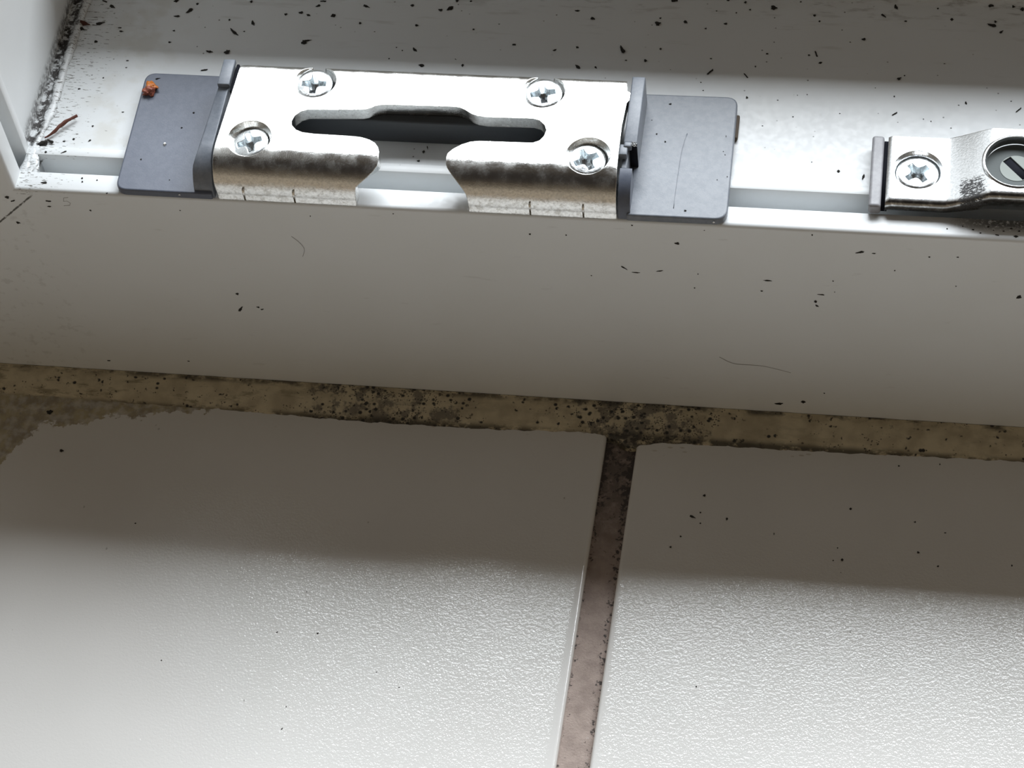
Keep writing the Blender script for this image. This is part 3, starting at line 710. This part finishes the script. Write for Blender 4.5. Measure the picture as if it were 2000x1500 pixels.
FACE = [(-94.5,-3.2,1.16,0.70,-3),(-86.3,-5.5,0.44,0.51,4),(-94.8,-4.9,0.88,0.34,4),(-102.9,-10.8,0.78,0.71,4),(-103.1,-2.6,0.88,0.86,4),(-102.1,-3.7,1.09,0.61,28),(-95.0,-58.6,0.72,0.62,5),(-60.7,-31.0,0.67,0.73,5),(-60.9,-36.3,2.04,0.58,62),(-57.0,-35.3,0.64,0.57,-11),(-56.2,-36.0,0.83,0.51,31),(-76.5,-56.9,0.59,0.40,5),(-23.6,-1.5,0.31,0.32,4),(-40.6,-3.6,0.21,0.33,4),(-67.3,-4.0,0.32,0.34,4),(31.9,-6.2,0.90,0.80,4),(23.4,-1.3,0.40,0.48,4),(3.1,-5.7,0.41,0.49,4),(10.3,-5.4,0.31,0.32,4),(21.2,-14.9,1.58,0.32,-41),(23.4,-16.2,1.62,0.27,-3),(28.2,-15.3,1.49,0.26,17),(67.0,-6.0,1.64,0.62,23),(49.5,-16.5,1.60,0.33,0),(48.3,-20.0,0.51,0.34,5),(59.9,-20.1,1.40,0.34,-3),(58.9,-22.5,0.61,0.84,5),(59.2,-23.8,0.90,0.45,-52),(62.2,-15.5,0.30,0.49,5),(35.0,-20.2,0.31,0.34,5),(35.8,-15.6,0.20,0.33,5),(97.9,-17.4,1.18,0.90,49),(57.9,-1.4,0.29,0.47,4),(85.5,-5.9,0.48,0.32,4),(80.2,-6.3,0.39,0.32,4),(69.7,-6.1,0.78,0.25,4),(51.8,-59.1,1.73,0.77,6),(57.0,-57.9,0.97,0.76,6),(62.6,-19.0,0.20,0.33,5),(73.9,-11.1,0.29,0.32,5),(85.8,-15.0,0.19,0.33,5),(61.3,-54.2,0.32,0.38,6),(14.5,-18.0,0.31,0.34,5),]
RAIL = [(-95.2,1.5,1.27,0.47,3),(-87.6,3.1,0.42,0.40,3),(-87.3,2.2,0.32,0.40,3),(-81.6,-0.4,0.42,0.40,3),(-84.4,2.8,0.32,0.27,3),(37.5,-2.0,0.29,0.25,3),(92.4,0.5,0.76,0.37,-9),(95.9,0.4,0.85,0.37,-2),(87.9,1.5,0.48,0.25,3),(93.6,1.5,0.47,0.37,3),(90.7,2.4,0.48,0.37,3),(95.0,2.2,0.57,0.37,3),(96.4,1.7,0.47,0.37,3),(89.3,0.8,0.38,0.25,3),(86.0,2.2,0.29,0.25,3),(91.7,1.6,0.28,0.25,3),(83.1,1.4,0.29,0.25,3),]
LIP = [(-93.1,9.6,1.23,0.35,30),(-96.8,9.4,0.53,0.41,3),]
TILE = [(-107.2,-11.7,1.39,1.11,4),(-101.9,-21.5,0.91,0.67,4),(37.9,-21.7,0.53,0.63,4),(36.0,-27.1,1.30,0.49,-18),(37.5,-25.9,0.32,0.37,4),(37.7,-28.5,0.32,0.37,4),(34.0,-32.0,0.42,0.37,4),(32.1,-34.7,0.42,0.49,4),(43.1,-27.0,0.42,0.50,4),(53.0,-29.8,0.49,0.31,-85),(67.2,-34.8,0.52,0.48,4),(66.1,-32.1,0.36,0.21,-86),(68.2,-22.5,0.52,0.50,4),(65.4,-35.1,0.31,0.24,4),(81.4,-24.6,0.41,0.37,4),(82.4,-31.8,0.51,0.48,4),(87.6,-26.7,0.41,0.37,4),(86.4,-34.7,0.41,0.36,4),(77.6,-11.2,0.42,0.51,4),(86.0,-10.1,0.51,0.21,-88),(101.1,-33.3,0.30,0.36,4),(67.1,-37.8,0.21,0.24,4),(-81.4,-38.3,0.44,0.26,4),(-45.9,-61.5,0.42,0.36,51),(-37.5,-61.0,0.42,0.36,5),(-40.7,-82.9,0.52,0.34,61),(-41.5,-51.6,0.32,0.24,4),(-68.5,-70.0,0.32,0.24,5),(-23.9,-68.7,0.31,0.23,5),(-18.8,-71.7,0.31,0.23,5),(-40.8,-78.0,0.21,0.23,5),(40.3,-66.2,0.30,0.34,5),]
CAPR = [(28.1,27.9,0.51,0.40,3),(26.2,20.0,0.30,0.40,3),(28.1,18.1,0.30,0.39,3),(24.9,23.5,0.20,0.27,3),(39.8,20.2,0.53,0.20,-85),(39.6,16.3,0.20,0.26,3),(40.0,15.5,0.20,0.26,3),(40.9,10.0,0.20,0.26,3),(39.0,9.1,0.20,0.26,3),(33.6,1.1,0.49,0.50,3),]
CAPL = [(-77.3,28.7,0.94,0.36,23),(-67.8,20.0,0.42,0.42,3),(-69.4,15.9,0.42,0.41,3),(-75.9,7.2,0.31,0.41,3),(-68.9,2.3,0.21,0.27,3),]

def crumb_mesh(seed, flat=.5, rough=.5):
    bm = bmesh.new(); bmesh.ops.create_icosphere(bm, subdivisions=3, radius=.5)
    for v in bm.verts:
        c = v.co.copy(); f = 1 + rough * 1.4 * noise.noise(c * 3.2 + Vector((seed * 7.1, seed, 0))) + rough * .5 * noise.noise(c * 8 + Vector((0, seed * 3, 0)))
        v.co = Vector((c.x * f, c.y * f * (1 + .4 * math.sin(c.x * 4 + seed)), c.z * f))
    return bm
BASES = []
def base_meshes():
    for i in range(7):
        bm = crumb_mesh(i + 1); me = bpy.data.meshes.new('dirt_fleck'); bm.to_mesh(me); bm.free(); me.materials.append(M['dirt'])
        for p in me.polygons: p.use_smooth = True
        BASES.append(me)
base_meshes()
def fleck(x, y, z, L, W, ang, label, group, cat='dirt fleck', name='dirt_fleck', mat=None, plane='xy', th=None, i=0):
    me = BASES[i % 7]
    if mat: me = me.copy(); me.materials[0] = mat
    o = bpy.data.objects.new(name, me); col.objects.link(o)
    t = th or min(.45, max(.12, W * .45))
    L *= .86; W *= .74
    if plane == 'xy':
        o.location = Vector((x, y, z + t * .32)) * S; o.scale = Vector((L, W, t)) * S; o.rotation_euler = (0, 0, R(ang))
    else:   # on the vertical room-side face
        o.location = Vector((x, y - t * .32, z)) * S
        o.rotation_euler = Matrix.Rotation(R(90), 3, 'X').to_euler() if False else (R(90), R(-ang) if False else 0, 0)
        o.matrix_world = Matrix.Translation(o.location) @ Matrix.Rotation(R(90), 4, 'X') @ Matrix.Rotation(R(ang), 4, 'Z') @ Matrix.Diagonal((L * S, W * S, t * S, 1))
    tag(o, label, cat, group); return o
def scatter(rows, z, label, big_label, group, **kw):
    for i, (x, y, L, W, a) in enumerate(rows):
        # longest bits read as slivers, the others as round flecks
        big = L >= .95
        fleck(x, y, z, L, W, a, big_label if big else label, group + (' (slivers)' if big else ''), i=i * 3 + int(L * 10), **kw)
ZONES = [(lambda x, y: x < -81, 'on the white ledge in the corner left of the slate end cap', 'dirt in the frame corner'),
         (lambda x, y: y < 13 or (-30 < x < -12 and y < 18), 'seen through the gap in the striker plate', 'dirt in the striker plate gap'),
         (lambda x, y: x > 68 and y < 40, 'on the bright ledge just behind the stepped keep', 'dirt just behind the keep'),
         (lambda x, y: x > 68, 'on the shaded back of the ledge behind the stepped keep', 'dirt far behind the keep'),
         (lambda x, y: x > 24 and y < 40, 'on the bright ledge between the pale end cap and the stepped keep', 'dirt between the two fittings'),
         (lambda x, y: x > 24, 'on the shaded back of the ledge above the pale end cap', 'dirt behind the pale end cap'),
         (lambda x, y: x > -20, 'on the shaded ledge behind the right half of the striker plate', 'dirt behind the plate, right half'),
         (lambda x, y: True, 'on the shaded ledge behind the left half of the striker plate', 'dirt behind the plate, left half')]
for k, (fn, where, grp) in enumerate(ZONES):
    rows = [q for q in LEDGE if [z for z in range(len(ZONES)) if ZONES[z][0](q[0], q[1])][0] == k]
    scatter(rows, -.8, 'tiny dirt fleck ' + where, 'larger dirt sliver ' + where, grp)
scatter(RAIL, 0, 'dark dirt fleck on the narrow white rail in front of the groove', 'black elongated dirt bit on the narrow white rail in front of the groove', 'dirt on the front rail')
scatter(LIP, 0, 'small dark dirt bit on the thin strip behind the groove near the corner', 'thin dark sliver on the strip behind the groove near the corner', 'dirt on the strip behind the groove')
scatter([q for q in TILE if q[0] < 18 and q[1] > -20], TZ, 'dark crumb on the left tile near its stained corner', 'black oval crumb lying in the brown deposit of the left tile', 'crumbs by the stained tile corner')
scatter([q for q in TILE if q[0] < 18 and q[1] <= -20], TZ, 'tiny dark speck on the left off-white tile', 'dark sliver on the left off-white tile', 'specks on the left tile')
scatter([q for q in TILE if q[0] > 18], TZ, 'tiny dark speck on the right off-white tile', 'dark elongated sliver in the shaded part of the right off-white tile', 'specks on the right tile')
scatter(CAPR, 1.85, 'tiny dark speck on the pale end cap right of the striker plate', 'dark bit on the pale end cap right of the striker plate', 'specks on the right end cap')
scatter(CAPL, 1.85, 'tiny dark speck on the slate end cap left of the striker plate', 'thin dark sliver at the back edge of the slate end cap left of the striker plate', 'specks on the left end cap')
for i, (x, z, L, W, a) in enumerate(FACE):
    big = L >= 1.3
    fleck(x, FY, z, L, W, a, (('dark dirt streak' if big else 'tiny dirt fleck') + (' on the frame face left of the striker plate gap' if x < -20 else ' on the frame face between the plate gap and the pale end cap' if x < 42 else ' on the frame face right of the pale end cap')),
          'dirt on the front face, ' + ('left' if x < -20 else 'middle' if x < 42 else 'right') + (' (streaks)' if big else ''), plane='xz', i=i * 3 + int(L * 10), th=.14)
# single bits that stand out
tw = smoothpath([(-98.2, 13.4, -.35), (-97.4, 13.9, -.2), (-96.4, 14.9, .1), (-95.2, 16.6, .3), (-93.8, 18.0, .35), (-92.6, 19.3, .2)], 5)
o = obj('brown_husk', tube(tw, [.10 + .25 * min(1, i / 12) * (1 if i < len(tw) - 3 else .7) for i in range(len(tw))], 8, .6), M['rust']); tag(o, 'rust-brown curved husk lying in the frame corner beside the weld bead', 'plant debris')
fleck(-97.6, 45.3, -.7, 2.5, 1.0, -12, 'large reddish-black crumb against the weld bead high in the corner', None, 'crumb', 'dirt_crumb', M['rust'], th=.8, i=2)
fleck(-98.3, 12.0, -.7, 2.2, 1.6, 20, 'black crumbly clump at the foot of the rust-brown husk', None, 'crumb', 'dirt_crumb', M['dirt'], th=.9, i=4)
fleck(-96.9, 12.8, -.7, 1.8, .7, -30, 'dark leaf-like crumb between the husk and the groove', None, 'crumb', 'dirt_crumb', M['dirt'], th=.5, i=5)
t = tag(empty('orange_crumb', (-78.1, 25, 1.85)), 'shiny orange and red resin crumb on the slate end cap', 'crumb')
for nm, mt, (cx, cy, cz), (a, b, c), sd in (('amber_lump', M['amber'], (-77.85, 26.0, 2.3), (2.1, 1.9, 1.2), 3), ('red_lump', M['red'], (-78.2, 24.6, 2.45), (2.1, 2.7, 1.6), 5)):
    bm = crumb_mesh(sd, rough=.7)
    for v in bm.verts: v.co = Vector((cx + v.co.x * a, cy + v.co.y * b, cz + v.co.z * c))
    child_at(obj(nm, bm, mt), t)
fleck(-71.9, 11.4, 1.85, .62, .6, 10, 'tiny white crumb in the middle of the slate end cap', None, 'crumb', 'white_crumb', M['white'], th=.4, i=1)
fleck(-66.3, -.9, 1.2, .5, .25, 0, 'tiny white crumb on the front edge of the left slate end cap', None, 'crumb', 'white_crumb', M['white'], th=.3, i=3)
fleck(39.2, -.85, 1.1, .5, .3, 20, 'tiny white crumb on the front edge of the right end cap', None, 'crumb', 'white_crumb', M['white'], th=.3, i=6)
# faint pencil mark and a hair on the room-side face
o = obj('pencil_mark', tube([(x, FY - .005, z) for x, z in [(-90.0, -1.7), (-91.0, -1.9), (-91.3, -3.0), (-90.5, -2.9), (-90.0, -3.5), (-90.3, -4.2), (-91.6, -4.4)]], .06, 5), M['pencil']); tag(o, 'faint pencil mark like a figure 5 on the frame face near the corner', 'pencil mark')
o = obj('fine_hair', tube(smoothpath([(39.6, FY - .04, -43.4), (42.7, FY - .1, -45.4), (48.5, FY - .05, -45.7), (54.3, FY - .05, -47.5)], 6), .05, 5), M['pencil']); tag(o, 'long fine grey hair clinging low on the front face of the frame', 'hair', 'hairs on the frame face')
o = obj('fine_hair', tube(smoothpath([(-45.6, FY - .04, -10.5), (-44.2, FY - .1, -12.4), (-43.6, FY - .05, -14.5), (-44.3, FY - .05, -16.9)], 6), .05, 5), M['pencil']); tag(o, 'short bent hair on the frame face below the left half of the striker plate', 'hair', 'hairs on the frame face')
